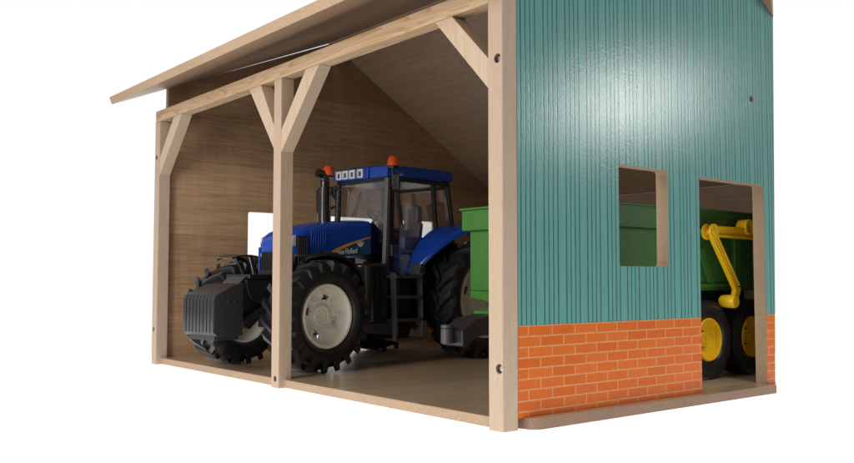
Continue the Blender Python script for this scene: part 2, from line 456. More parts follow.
# ================================================================ WHEELS
def tyre_mb(R, w, rr, n, h, lw, sweep, seg=72):
    small = h < .02
    Rc = R - h; hw = w / 2; mb = MB()
    prof = [(-hw * .72, rr), (-hw * .9, rr + .02), (-hw * 1.0, rr + .35 * (Rc - rr)), (-hw * 1.0, rr + .62 * (Rc - rr)), (-hw * .93, Rc - .035), (-hw * .78, Rc - .005), (0, Rc + .006),
            (hw * .78, Rc - .005), (hw * .93, Rc - .035), (hw * 1.0, rr + .62 * (Rc - rr)), (hw * 1.0, rr + .35 * (Rc - rr)), (hw * .9, rr + .02), (hw * .72, rr)]
    mb.lathe(prof, seg, 'y', closed=True)
    for k in range(n):
        for s in (-1, 1):
            a0 = 2 * PI * (k + (.5 if s > 0 else 0)) / n
            secs = []
            for t, yy, rt, rb, q in ((0, .0, R - .004, Rc - .02, .75), (.3, .30, R, Rc - .02, .85), (.62, .64, R, Rc - .02, 1.0), (.9, .95, R - .008, Rc - .05, 1.25), (1.0, 1.03, R - .035, Rc - .07, 1.35), (1.06, 1.04, R - .10, R - .13, 1.0)):
                if small: rt, rb, yy = (rt, rb, yy * .93) if yy < .97 else (R - .03, R - .05, .93 + (yy - 1) * .5)
                a = a0 + sweep * min(t, 1.0) ** .85
                y = s * hw * yy
                for dr, da in ((rb, -1), (rt, -.62), (rt, .62), (rb, 1)):
                    aa = a + da * lw * q / R
                    secs.append((dr * math.cos(aa), y, dr * math.sin(aa)))
            m = 6; fs = [(0, 1, 2, 3), tuple(range(4 * m - 4, 4 * m))]
            for i in range(m - 1):
                for j in range(3):
                    fs.append((4 * i + j, 4 * i + j + 1, 4 * i + 4 + j + 1, 4 * i + 4 + j))
                fs.append((4 * i + 3, 4 * i, 4 * i + 4, 4 * i + 7))
            mb.add(secs, fs)
    return mb

def rim_mb(rr, w, dish=.09, nhole=4, blocks=True, a0=.35):
    """outer side is +y"""
    hw = w / 2; mb = MB()
    out = hw * .80
    # flange and barrel, closed shell
    prof = [(out, rr - .002), (out + .012, rr - .012), (out + .008, rr * .90), (out - .012, rr * .865), (out - dish * .5, rr * .84), (out - dish * .55, rr * .80),
            (out - dish * .62, rr * .79), (out - dish * .62 - .02, rr * .79), (out - dish - .03, rr * .88), (-hw * .7, rr * .93), (-hw * .72, rr - .002)]
    mb.lathe(prof, 64, 'y', closed=True)
    # disc with holes
    n = 72; r0, r1, r2, r3 = rr * .34, rr * .47, rr * .68, rr * .80
    yd = out - dish * .62; th = .022
    rs = [r0, r1, r2, r3]; ys = [yd - .028, yd - .018, yd - .008, yd]
    def isopen(k, j):
        if j != 1: return False
        for h in range(nhole):
            c = (a0 + 2 * PI * h / nhole) % (2 * PI); a = 2 * PI * (k + .5) / n
            if abs((a - c + PI) % (2 * PI) - PI) < .2: return True
        return False
    V = []; 
    for k in range(n):
        a = 2 * PI * k / n
        for r, y in zip(rs, ys): V.append((r * math.cos(a), y, r * math.sin(a)))
        for r, y in zip(rs, ys): V.append((r * math.cos(a), y - th, r * math.sin(a)))
    F = []
    for k in range(n):
        k2 = (k + 1) % n
        for j in range(3):
            if isopen(k, j): continue
            F.append((k * 8 + j, k * 8 + j + 1, k2 * 8 + j + 1, k2 * 8 + j))
            F.append((k * 8 + 4 + j, k2 * 8 + 4 + j, k2 * 8 + 4 + j + 1, k * 8 + 4 + j + 1))
            if j == 1:
                if isopen((k - 1) % n, j): F.append((k * 8 + j, k * 8 + j + 1, k * 8 + 5 + j, k * 8 + 4 + j))
                if isopen(k2, j): F.append((k2 * 8 + j, k2 * 8 + 4 + j, k2 * 8 + 5 + j, k2 * 8 + j + 1))
            if j in (0, 2) and isopen(k, 1):
                e = 1 if j == 0 else 2
                F.append((k * 8 + e, k2 * 8 + e, k2 * 8 + 4 + e, k * 8 + 4 + e))
    mb.add(V, F)
    # hub
    mb.lathe([(yd - .03, rr * .35), (yd + .005, rr * .34), (yd + .012, rr * .31), (yd + .012, rr * .25), (yd + .0, rr * .24), (yd + .0, rr * .02)], 40, 'y')
    for k in range(8):
        a = 2 * PI * k / 8
        mb.lathe([(yd - .01, rr * .035), (yd + .014, rr * .035), (yd + .016, rr * .02)], 8, 'y', (rr * .17 * math.cos(a), 0, rr * .17 * math.sin(a)))
    if blocks:
        for h in range(8):
            c = a0 + .42 + 2 * PI * h / 8
            mt = Matrix.Rotation(-c, 3, 'Y')
            q = MB().box(rr * .56, rr * .79, yd - .02, yd + .02, -rr * .05, rr * .05)
            mb.add([mt @ Vector(v) for v in q.v], q.f)
            mb.lathe([(yd - .02, rr * .04), (yd + .018, rr * .035)], 10, 'y', (rr * .48 * math.cos(c + .3), 0, rr * .48 * math.sin(c + .3)))
    return mb

def wheel(parent, name, loc, R, w, rr, n, h, lw, sweep, rim_mat, side, dish=.09, nhole=4, blocks=True, meshes=None, rim_label=None, a0=.35):
    """wheel = hub mesh; sub-parts tyre, rim"""
    if meshes is None:
        hub = MB().lathe([(-w * .62, .07), (-w * .2, .07), (-w * .2, .12), (w * .1, .12), (w * .12, .08)], 24, 'y').build('wheel', 'black', parent)
        ty = tyre_mb(R, w, rr, n, h, lw, sweep).build('tyre', 'rubber', hub, ang=38)
        rm = rim_mb(rr, w, dish, nhole, blocks, a0).build('rim', rim_mat, hub, ang=32)
    else:
        hub = bpy.data.objects.new('wheel', meshes[0]); ty = bpy.data.objects.new('tyre', meshes[1]); rm = bpy.data.objects.new('rim', meshes[2])
        for o in (hub, ty, rm): C.objects.link(o)
        hub.parent = parent; ty.parent = hub; rm.parent = hub
    hub.location = loc; hub.scale = (1, side, 1)
    return hub.data, ty.data, rm.data

# ================================================================ THE TRACTOR
Fx, Fy = -.987, -.158
rz = math.atan2(Fy, Fx)
L_ = (.158, -.987)
tr = empty('toy_tractor', (.567, 4.026, FZ), rz)
tag(tr, 'blue toy tractor with black front weight, beige wheel rims and orange roof beacons', 'toy tractor')

ms = wheel(tr, 'front', (.02, .67, .56), .56, .42, .325, 20, .05, .042, .30, 'beige', 1, dish=.15, a0=.3)
wheel(tr, 'front', (.02, -.67, .56), .56, .42, .325, 20, .05, .032, .30, 'beige', -1, meshes=ms)
mr = wheel(tr, 'rear', (-2.33, .81, .69), .69, .42, .46, 18, .055, .052, .34, 'beige', 1, dish=.16, a0=.5)
wheel(tr, 'rear', (-2.33, -.81, .69), .69, .42, .46, 18, .055, .042, .34, 'beige', -1, meshes=mr)

# chassis
c = MB()
c.box(-1.25, .12, -.16, .16, .42, 1.02)
c.box(-.95, -.1, -.21, .21, .98, 1.17)
c.box(-2.75, -1.25, -.22, .22, .42, .86)
c.tube([(.02, -.62, .56), (.02, .62, .56)], .075)
c.box(-.08, .13, -.46, .46, .50, .62)
c.tube([(-2.33, -.8, .69), (-2.33, .8, .69)], .11)
c.box(-2.5, -2.15, -.55, .55, .56, .82)
c.box(-2.9, -2.7, -.3, .3, .35, .85)
c.box(-1.41, -1.215, -.62, .62, .30, .92)
c.tube([(-.2, .24, 1.1), (-.5, .25, .95), (-.9, .25, .92), (-1.15, .24, 1.05)], .02)
c.box(-.62, -.36, .16, .25, .72, .95); c.tube([(-.8, .2, .75), (-.8, .2, 1.1)], .05)
c.build('chassis', 'black', tr, bevel=.01)

# bonnet
def hood_ring(x, hw, zb, zt, r, crown):
    pts = [(hw, zb)]
    n = 6
    for k in range(n + 1):
        a = math.radians(90 * k / n); pts.append((hw - r + r * math.cos(a), zt - crown - r + r * math.sin(a)))
    for k in range(1, 6):
        y = (hw - r) * (1 - 2 * k / 6); pts.append((y, zt - crown * (y / max(hw - r, .01)) ** 2))
    for k in range(n, -1, -1):
        a = math.radians(90 * k / n); pts.append((-(hw - r + r * math.cos(a)), zt - crown - r + r * math.sin(a)))
    pts.append((-hw, zb))
    return [(x, y, z) for y, z in pts]
H = [(.045, .20, 1.22, 1.30, .03, .01), (.035, .235, 1.21, 1.355, .05, .015), (.0, .258, 1.20, 1.405, .06, .015), (-.06, .268, 1.19, 1.448, .06, .02), (-.18, .272, 1.16, 1.498, .06, .02), (-.45, .272, 1.155, 1.550, .06, .02),
     (-.75, .272, 1.18, 1.582, .06, .02), (-1.0, .272, 1.205, 1.602, .06, .02), (-1.125, .272, 1.215, 1.608, .06, .02)]
hood = MB().loft([hood_ring(*h) for h in H])
hood = hood.build('bonnet', 'blue', tr, ang=40)
# louvre ridges on the bonnet side
for s in (1, -1):
    lv = MB()
    for k in range(7):
        x = -.245 - .033 * k
        lv.prism([(x, 1.285), (x + .014, 1.285), (x + .004, 1.455), (x - .010, 1.455)], s * .266, s * .277, 'y')
    lv.box(-.46, -.23, s * .262, s * .2725, 1.29, 1.45)
    lv.build('louvre', 'blue', hood, bevel=.004)
# grille, side panels, blue frame
g = MB().box(-.2, .03, -.235, .235, .93, 1.24)
for k in range(15):
    y = -.21 + .03 * k
    g.box(.028, .042, y - .006, y + .006, .94, 1.25)
for s in (1, -1):
    g.box(-.19, -.045, s * .236, s * .275, .98, 1.38)
    for k in range(5):
        x = -.175 + .027 * k
        g.prism([(x, 1.0), (x + .010, 1.0), (x + .004, 1.37), (x - .006, 1.37)], s * .272, s * .284, 'y')
g.build('grille', 'black', tr, bevel=.003)
fr_ = MB()
fr_.box(-.19, .05, -.255, .255, .90, .929)
for s in (1, -1): fr_.prism([(.052, .929), (.028, .929), (.028, 1.27), (.052, 1.27)], s * .236, s * .257, 'y')
fr_.build('grille_frame', 'blue', tr, bevel=.006)
for s in (1, -1):
    MB().prism([(-.035, 1.27), (.02, 1.27), (.012, 1.37), (-.035, 1.39)], s * .245, s * .272, 'y').build('headlight', 'lamp', tr, bevel=.006)

# decal on bonnet sides
def hood_decals(s):
    y0, y1, y2 = s * .2735, s * .2755, s * .2775
    def cur(x):   # upper edge of the swoosh
        t = (x + .46) / (-1.125 + .46); t = max(0, min(1, t)); return 1.165 + .245 * t ** .6
    xs = [-.47 - (1.118 - .47) * k / 24 for k in range(25)]
    def low(x): return 1.168 + (1.215 - 1.168) * (x + .47) / (-1.118 + .47) 
    d = MB()
    up = [(x, cur(x)) for x in xs]; dn = [(x, max(low(x), .0) - .004) for x in reversed(xs)]
    d.prism(up + dn, y0 - s * .004, y1, 'y')
    dd = d.build('decal', 'decal', hood)
    o = MB(); th = lambda k: .036 * (1 - k / 24) ** 1.1 + .010
    o.prism([(x, cur(x) + .001) for x in xs] + [(x, max(cur(x) - th(24 - i if False else k), low(x) - .003)) for i, (k, x) in enumerate(reversed(list(enumerate(xs))))], y1 - s * .001, y2, 'y')
    o.build('stripe', 'orangedecal', hood)
    lf = MB()
    for k, a in enumerate((-50, -20, 8, 36)):
        a = math.radians(a + 90); cx, cz = -.965, 1.285
        dx, dz = math.cos(a), math.sin(a); L = .085
        px, pz = -dz, dx
        lf.prism([(cx, cz), (cx + dx * L * .5 + px * .012, cz + dz * L * .5 + pz * .012), (cx + dx * L, cz + dz * L), (cx + dx * L * .5 - px * .012, cz + dz * L * .5 - pz * .012)], y1 - s * .001, s * .2768, 'y')
    lf.build('leaf_emblem', 'white', hood)
    cu = bpy.data.curves.new('letters', 'FONT'); cu.body = 'New Holland'; cu.size = .088; cu.extrude = .001; cu.offset = .0012
    t = bpy.data.objects.new('letters', cu); C.objects.link(t)
    dg = bpy.context.evaluated_depsgraph_get(); dg.update()
    me = bpy.data.meshes.new_from_object(t.evaluated_get(dg)); bpy.data.objects.remove(t)
    w = max(v.co.x for v in me.vertices)
    for v in me.vertices:
        x, yy, zz = v.co
        x *= .31 / w
        if s > 0: v.co = (-.60 - x, .2765 + zz, 1.193 + yy * 1.0 + x * .09)
        else: v.co = (-.91 + x, -.2765 - zz, 1.193 + yy + (.31 - x) * .09)
    me.materials.clear(); me.materials.append(M['white'])
    o = bpy.data.objects.new('lettering', me); C.objects.link(o); o.parent = hood
hood_decals(1); hood_decals(-1)

# front mudguards
def mudguard(s):
    m = MB(); n = 22; prof = []
    rings = []
    for k in range(n + 1):
        a = math.radians(70 + (158 - 70) * k / n); ca, sa = math.cos(a), math.sin(a)
        # wheel centre (.02,.56); rear = negative x
        y0, y1 = .47, .86
        w = 1 - .25 * (abs(k - n / 2) / (n / 2)) ** 3
        yo = y0 + (y1 - y0) * w
        q = [(y0, .635), (yo - .03, .645), (yo, .625), (yo + .004, .600), (yo - .004, .60), (yo - .012, .622), (yo - .035, .633), (y0, .622)]
        rings.append([(.02 - .0 + r * ca, s * y, .56 + r * sa) for y, r in q])
    m.loft(rings)
    m.tube([(-.02, s * .5, 1.17), (-.03, s * .44, 1.0), (-.02, s * .42, .62)], .028)
    m.tube([(.17, s * .5, 1.165), (.10, s * .43, .95), (.04, s * .42, .62)], .022)
    m.build('mudguard', 'gloss', tr)
mudguard(1); mudguard(-1)

# front weight on its linkage
w = MB()
prof = [(.62, .375), (.915, .375), (.955, .41), (.955, .73), (.93, .775), (.72, .87), (.62, .885)]
w.prism(prof, -.262, .262, 'y')
for k in range(9):
    y = -.235 + .0587 * k
    w.prism([(.951, .40), (.962, .42), (.962, .725), (.934, .779), (.93, .778)], y - .021, y + .021, 'y')
w.box(.64, .92, -.22, .22, .335, .38)
w.box(.66, .74, -.23, .23, .34, .376)
for yy in (.2635,):
    w.lathe([(yy - .004, .040), (yy + .004, .040), (yy + .004, .028), (yy - .004, .028)], 24, 'y', (.76, 0, .71), closed=True)
wt = w.build('front_weight', 'weight', tr, bevel=.012, ang=30)
l = MB()
l.prism([(.62, .50), (.62, .86), (.50, .96), (.2, .98), (.08, .90), (.08, .62), (.3, .55), (.45, .42)], -.15, .15, 'y')
q = [(.36 + .17 * math.cos(a), .92 + .24 * math.sin(a)) for a in [math.radians(180 + 180 * k / 12) for k in range(13)]]
l.prism(q, .15, .19, 'y'); l.prism(q, -.19, -.15, 'y')
l.box(.26, .5, -.2, .2, .93, .975)
l.tube([(.1, -.2, .72), (.6, -.2, .5)], .035); l.tube([(.1, .2, .72), (.6, .2, .5)], .035)
l.build('front_linkage', 'black', tr, bevel=.008)

# fuel tank and steps on both sides
for s in (1, -1):
    pl = []
    for k in range(17):
        a = math.radians(180 * k / 16); ex = 2 / 2.8
        ca, sa = math.cos(a), math.sin(a)
        pl.append((-.95 + .25 * math.copysign(abs(ca) ** ex, ca), s * (.34 + .27 * abs(sa) ** ex)))
    t = MB().prism([(x, y) for x, y in pl] + [(-1.2, s * .16), (-.7, s * .16)], .44, 1.10, 'z')
    t.build('fuel_tank', 'gloss', tr, bevel=.035, seg=4)
    st = MB()
    for z in (.283, .495, .745, .968):
        st.box(-1.425, -1.0, s * .64, s * .80, z - .022, z)
        st.box(-1.425, -1.0, s * .785, s * .802, z - .03, z + .006)
    for x0, x1 in ((-1.015, -.995), (-1.44, -1.42)):
        st.prism([(s * a, z) for a, z in ((.745, .255), (.80, .255), (.80, .5), (.785, 1.0), (.70, 1.0), (.73, .5))], x0, x1, 'x')
    st.prism([(-1.40, .98), (-1.52, .98), (-1.50, 1.10), (-1.44, 1.10)], s * .60, s * .76, 'y')
    st.box(-1.35, -1.1, s * .2, s * .645, .93, .955)
    st.build('step_ladder', 'grey', tr, bevel=.004)

# cab shell: floor, pillars
cb = MB()
cb.box(-2.4, -1.16, -.43, .43, .86, .965)
cb.prism([(-1.55, .965), (-2.4, .965), (-2.4, 1.50), (-2.08, 1.50)], .40, .44, 'y')
cb.prism([(-1.55, .965), (-2.4, .965), (-2.4, 1.50), (-2.08, 1.50)], -.44, -.40, 'y')
cb.box(-2.42, -2.36, -.43, .43, .9, 1.42)
for s in (1, -1):
    wd_ = .07 if s > 0 else .03
    cb.prism([(-1.235, .95), (-1.235 - wd_, .95), (-1.265 - wd_, 2.09), (-1.262, 2.09)], s * .405, s * .452, 'y')     # door frame
    cb.prism([(-2.045, 1.50), (-2.09, 1.50), (-2.035, 2.09), (-1.985, 2.09)], s * .41, s * .452, 'y')
    cb.prism([(-2.36, 1.50), (-2.405, 1.50), (-2.30, 2.09), (-2.255, 2.09)], s * .405, s * .452, 'y')
    cb.box(-2.30, -1.25, s * .405, s * .452, 2.055, 2.10)
    cb.tube([(-1.28, s * .45, .955), (-1.50, s * .45, .965), (-1.62, s * .45, 1.05), (-1.85, s * .45, 1.33), (-2.05, s * .45, 1.50), (-2.14, s * .45, 1.545), (-2.40, s * .45, 1.55)], .022)
cb.box(-2.33, -2.28, -.43, .43, 2.03, 2.10)
cb.box(-1.30, -1.255, -.43, .43, 2.045, 2.10)
cb.box(-2.40, -2.37, -.43, .43, 1.42, 1.46)
cb.build('cab_frame', 'black', tr, bevel=.006)
MB().prism([(-1.165, 1.0), (-1.222, .95), (-1.262, 2.09), (-1.215, 2.09)], .40, .455, 'y').build('front_pillar', 'midgrey', tr, bevel=.01)
MB().prism([(-1.185, 1.0), (-1.205, .95), (-1.262, 2.09), (-1.242, 2.09)], -.455, -.41, 'y').build('front_pillar', 'grey', tr, bevel=.01)
MB().box(-1.36, -1.25, .452, .485, 1.19, 1.32).box(-1.33, -1.20, .452, .475, 1.235, 1.25).box(-1.33, -1.20, .452, .475, 1.29, 1.305).build('door_handle', 'grey', tr, bevel=.005)
MB().lathe([(.93, .03), (.93, .045), (.99, .045), (1.01, .03), (1.03, .03)], 16, 'z', (-1.20, .50, 0)).build('side_lamp', 'grey', tr)
# glass
MB().prism([(-1.30, .97), (-1.50, .98), (-1.62, 1.06), (-1.86, 1.35), (-2.05, 1.51), (-1.99, 2.06), (-1.33, 2.06)], .424, .430, 'y').build('side_window', 'glass', tr)
MB().prism([(-1.30, .97), (-1.50, .98), (-1.62, 1.06), (-1.86, 1.35), (-2.05, 1.51), (-1.99, 2.06), (-1.33, 2.06)], -.430, -.424, 'y').build('side_window', 'glass', tr)
for s in (1, -1):
    MB().prism([(-2.08, 1.52), (-2.37, 1.56), (-2.28, 2.06), (-2.03, 2.06)], s * .424, s * .430, 'y').build('side_window', 'glass', tr)
ws = MB().add([(-1.20, -.41, 1.0), (-1.20, .40, 1.0), (-1.25, .40, 2.06), (-1.25, -.41, 2.06), (-1.206, -.41, 1.0), (-1.206, .40, 1.0), (-1.256, .40, 2.06), (-1.256, -.41, 2.06)],
              [(0, 1, 2, 3), (7, 6, 5, 4), (0, 4, 5, 1), (1, 5, 6, 2), (2, 6, 7, 3), (3, 7, 4, 0)])
ws.build('windscreen', 'glass', tr)
MB().add([(-2.385, -.41, 1.46), (-2.385, .41, 1.46), (-2.30, .41, 2.04), (-2.30, -.41, 2.04), (-2.391, -.41, 1.46), (-2.391, .41, 1.46), (-2.306, .41, 2.04), (-2.306, -.41, 2.04)],
         [(0, 1, 2, 3), (7, 6, 5, 4), (0, 4, 5, 1), (1, 5, 6, 2), (2, 6, 7, 3), (3, 7, 4, 0)]).build('rear_window', 'glass', tr)
MB().tube([(-1.215, -.13, 1.66), (-1.232, -.02, 1.95)], .006).build('wiper', 'grey', tr)

# interior
seat = MB().box(-2.12, -1.74, -.16, .16, 1.17, 1.26).box(-2.0, -1.86, -.1, .1, .965, 1.17)
seat.prism([(-2.08, 1.22), (-2.02, 1.22), (-2.06, 1.62), (-2.14, 1.62)], -.17, .17, 'y')
seat.prism([(-.115, 1.60), (.115, 1.60), (.135, 1.80), (.10, 1.84), (-.10, 1.84), (-.135, 1.80)], -2.17, -2.07, 'x')
seat = seat.build('seat', 'midgrey', tr, bevel=.02, seg=3)
MB().box(-2.0, -1.68, .20, .27, 1.28, 1.44).box(-2.05, -1.68, .19, .36, .97, 1.22).build('armrest_console', 'midgrey', tr, bevel=.02, seg=3)
MB().prism([(-1.24, .965), (-1.38, .965), (-1.40, 1.50), (-1.30, 1.58), (-1.24, 1.58)], -.16, .16, 'y').build('dashboard', 'black', tr, bevel=.015)
sw = MB(); cc = Vector((-1.48, .0, 1.68)); ax = Vector((-.55, 0, .83)).normalized(); u_ = Vector((0, 1, 0)); v_ = ax.cross(u_)
ring = [cc + .115 * (u_ * math.cos(2 * PI * k / 28) + v_ * math.sin(2 * PI * k / 28)) for k in range(28)]
for k in range(28): sw.tube([ring[k], ring[(k + 1) % 28]], .011, 8, caps=False)
for k in (0, 9, 19): sw.tube([cc, ring[k]], .009, 8)
sw.tube([cc, cc - ax * .25], .02, 10)
sw.build('steering_wheel', 'grey', tr)

# cab roof
def rring(x, hw, zb, zt, r):
    return [(x, y, z) for y, z in [(hw - .012, zb), (hw, zb + .015), (hw - .004, zt - r), (hw - r * .4, zt - r * .35), (hw - r, zt), (hw * .4, zt + .012), (-hw * .4, zt + .012), (-hw + r, zt), (-hw + r * .4, zt - r * .35), (-hw + .004, zt - r), (-hw, zb + .015), (-hw + .012, zb)]]
rf = MB().loft([rring(-1.235, .445, 2.105, 2.215, .02), rring(-1.25, .455, 2.10, 2.228, .02), rring(-1.5, .468, 2.10, 2.242, .022), rring(-1.8, .472, 2.105, 2.250, .022), rring(-2.1, .468, 2.11, 2.255, .022), rring(-2.34, .455, 2.125, 2.252, .022), rring(-2.375, .435, 2.135, 2.235, .02)])
# lamp carrier along the front
rf.prism([(-1.242, 2.093), (-1.205, 2.098), (-1.213, 2.222), (-1.25, 2.226)], -.445, .135, 'y')
rf.prism([(-1.242, 2.093), (-1.205, 2.098), (-1.213, 2.222), (-1.25, 2.226)], .165, .45, 'y')
for s in (1, -1):
    rf.prism([(-1.62, 2.125), (-2.30, 2.14), (-2.33, 2.225), (-1.80, 2.215), (-1.70, 2.18)], s * .468, s * .481, 'y')
roof = rf.build('cab_roof', 'blue', tr, bevel=.006, ang=40)
MB().prism([(-1.24, 2.055), (-2.33, 2.065), (-2.33, 2.13), (-1.24, 2.101)], -.42, .42, 'y').build('roof_lining', 'black', roof)
for y in (-.345, -.235, -.115, .02):
    lp = MB()
    lp.box(-1.212, -1.192, y - .045, y + .045, 2.115, 2.208)
    for a, b_ in ((y - .048, y - .036), (y + .036, y + .048)): lp.box(-1.20, -1.182, a, b_, 2.112, 2.212)
    lp.box(-1.20, -1.182, y - .036, y + .036, 2.200, 2.212); lp.box(-1.20, -1.182, y - .036, y + .036, 2.112, 2.124)
    lo = lp.build('work_lamp', 'lamp', roof, bevel=.003)
    MB().box(-1.192, -1.188, y - .02, y + .012, 2.13, 2.185).build('lens', 'grey', lo)

# beacons, mirror
def beacon(x, y, z0, stem):
    b = MB().lathe([(z0, .03), (z0, .062), (z0 + .022, .068), (z0 + .03, .060)], 24, 'z', (x, y, 0))
    b.tube(stem, .016)
    bo = b.build('beacon', 'black', tr)
    MB().lathe([(z0 + .029, .058), (z0 + .035, .066), (z0 + .07, .063), (z0 + .115, .054), (z0 + .14, .038), (z0 + .15, .018), (z0 + .153, .001)], 28, 'z', (x, y, 0)).build('dome', 'orange', bo)
beacon(-1.20, .545, 2.175, [(-1.20, .545, 2.18), (-1.20, .545, 1.99), (-1.24, .46, 1.97)])
beacon(-1.155, -.50, 2.145, [(-1.155, -.50, 2.15), (-1.155, -.50, 2.02)])
mi = MB().box(-1.225, -1.19, .535, .645, 1.925, 2.115); mi = mi.build('wing_mirror', 'weight', tr, bevel=.018, seg=3)
MB().box(-1.19, -1.183, .56, .605, 2.065, 2.095).build('mirror_badge', 'grey', mi)
MB().tube([(-1.25, .44, 2.03), (-1.22, .56, 2.03)], .014).build('mirror_arm', 'black', tr)
MB().box(-1.215, -1.18, -.62, -.53, 1.75, 1.99).build('wing_mirror', 'black', tr, bevel=.018)
# exhaust stack on the far side
ex = MB().tube([(-1.10, -.50, 1.05), (-1.10, -.50, 2.02)], .080, 24)
ex.tube([(-1.10, -.50, 2.0), (-1.10, -.50, 2.09), (-1.085, -.50, 2.15), (-1.05, -.505, 2.185), (-1.0, -.51, 2.195)], .052, 20)
ex.box(-1.14, -1.06, -.60, -.56, 1.72, 2.0)
ex.build('exhaust_pipe', 'gloss', tr, ang=40)
MB().tube([(-1.12, -.50, 2.02), (-1.20, -.45, 2.01), (-1.24, -.43, 2.02)], .028).prism([(-1.19, 1.94), (-1.26, 1.86), (-1.26, 2.06), (-1.19, 2.04)], -.48, -.43, 'y').build('exhaust_bracket', 'grey', tr, bevel=.008)
MB().tube([(-1.17, -.46, 1.5), (-1.13, -.46, 1.66), (-1.15, -.46, 1.76), (-1.22, -.45, 1.80)], .014).build('grab_handle', 'black', tr)

# rear mudguards
def rear_guard(s):
    rings = []; n = 26
    for k in range(n + 1):
        a = math.radians(21 + (150 - 21) * k / n); ca, sa = math.cos(a), math.sin(a)
        t = min(1, (k / n) / .55)
        yo = .60 + .40 * math.sin(t * PI / 2) ** 1.1
        R_ = .845 + .035 * math.sin(min(1, (k / n) / .5) * PI / 2)
        lip = .02 + .05 * t
        q = [(.44, R_ + .02), (.52, R_ + .022), (yo - .05, R_ + .012), (yo - .012, R_ - .005), (yo, R_ - lip), (yo - .012, R_ - lip), (yo - .025, R_ - .02), (yo - .06, R_ - .01), (.52, R_), (.44, R_ - .0)]
        rings.append([(-2.33 + r * ca, s * y, .69 + r * sa) for y, r in q])
    g_ = MB().loft(rings)
    g_.build('rear_mudguard', 'blue', tr, ang=40)
rear_guard(1); rear_guard(-1)

# ================================================================ THE TRAILER (axes follow the shed)
tl = empty('toy_trailer', (2.8, 1.27, FZ))
tag(tl, 'green toy trailer with yellow lift arm and yellow rims behind the teal gable wall', 'toy trailer')
def T(o): return o
ox, oy, oz = 2.8, 1.27, FZ
class TB(MB):   # built in shed coordinates, stored relative to the trailer root
    def build(s, *a, **k):
        s.v = [(x - ox, y - oy, z - oz) for x, y, z in s.v]; return MB.build(s, *a, **k)
X0, X1, Y0, Y1 = 1.43, 4.08, .60, 1.92
b = TB()
def quad_shell(z0, z1, e, t):
    b.box(X0 - e, X0 - e + t, Y0 - e, Y1 + e, z0, z1)
    b.box(X1 + e - t, X1 + e, Y0 - e, Y1 + e, z0, z1)
    b.box(X0 - e + t, X1 + e - t, Y0 - e, Y0 - e + t, z0, z1)
    b.box(X0 - e + t, X1 + e - t, Y1 + e - t, Y1 + e, z0, z1)
quad_shell(.90, 1.455, 0, .04)
quad_shell(1.4552, 1.645, .055, .06)
quad_shell(1.6455, 1.668, .075, .09)
b.box(X0 + .04, X1 - .04, Y0 + .04, Y1 - .04, .90, .94)
# front lower apron that slopes down towards the near side
b.add([(X0, Y1, .835), (X0 + .04, Y1, .835), (X0 + .04, Y0, .64), (X0, Y0, .64), (X0, Y1, .8995), (X0 + .04, Y1, .8995), (X0 + .04, Y0, .8995), (X0, Y0, .8995)],
      [(0, 1, 2, 3), (4, 7, 6, 5), (0, 4, 5, 1), (1, 5, 6, 2), (2, 6, 7, 3), (3, 7, 4, 0)])
body = b.build('trailer_body', 'green', tl, bevel=.008)
for x in (1.75, 3.0, 3.72):
    TB().box(x - .05, x + .05, Y0 - .05, Y0 - .001, .86, 1.4545).build('side_rib', 'green', body, bevel=.004)
    TB().box(x - .05, x + .05, Y1 + .001, Y1 + .05, .86, 1.4545).build('side_rib', 'green', body, bevel=.004)
TB().prism([(3.07, 1.30), (3.17, 1.30), (3.34, .97), (3.24, .97)], Y0 - .035, Y0 - .001, 'y').build('diagonal_brace', 'green', body, bevel=.004)
TB().prism([(3.052, .93), (3.66, .93), (3.66, .967), (3.052, .967)], Y0 - .03, Y0 - .001, 'y').build('side_rail', 'green', body, bevel=.004)
ch = TB()
ch.box(2.0, 4.1, .92, 1.02, .62, .80); ch.box(2.0, 4.1, 1.52, 1.62, .62, .80)
ch.box(1.9, 4.04, .68, 1.85, .80, .898)
for x in (3.13, 3.88): ch.tube([(x, .62, .445), (x, 1.92, .445)], .06)
for y in (.97, 1.57): ch.prism([(2.9, .62), (4.1, .62), (3.9, .42), (3.1, .42)], y - .04, y + .04, 'y')
ch.build('chassis', 'black', tl, bevel=.008)
# drawbar
db = TB()
db.prism([(.645, .585), (.80, .68), (1.45, .78), (2.0, .78), (2.0, .60), (1.1, .545), (.80, .535), (.70, .46), (.65, .46)], 1.14, 1.40, 'y')
db.build('drawbar', 'weight', tl, bevel=.012)
hk = TB().lathe([(.485, .04), (.485, .052), (.60, .052), (.605, .045), (.612, .052), (.632, .052), (.637, .04)], 24, 'z', (.595, 1.27, 0))
hk.box(.60, .70, 1.235, 1.305, .49, .60)
hk.build('hitch_ring', 'grey', tl)
TB().prism([(1.02, .705), (1.5, .785), (1.5, .81), (1.02, .735)], 1.12, 1.42, 'y').build('drawbar_cover', 'green', tl, bevel=.01)

def twheel(loc, side, meshes=None):
    return wheel(tl, 't', (loc[0] - ox, loc[1] - oy, loc[2] - oz), .37, .30, .205, 44, .006, .010, .16, 'yellow', side, dish=.10, nhole=0, blocks=False, meshes=meshes)
mt = None
for x in (3.13, 3.88):
    for y, s in ((.62, -1), (1.92, 1)):
        mt = twheel((x, y, FZ + .370), s, mt)

# yellow lift arm
ar = TB()
ya = .43
ar.lathe([(ya - .045, .02), (ya - .045, .072), (ya - .025, .076), (ya - .025, .02)], 28, 'y', (3.075, 0, 1.445), closed=True)
ar.lathe([(ya + .045, .0), (ya + .045, .072), (ya + .025, .076), (ya + .025, .0)], 28, 'y', (3.06, 0, 1.445))
ar.lathe([(ya - .05, .001), (ya - .05, .026), (ya + .10, .026)], 20, 'y', (3.07, 0, 1.445))
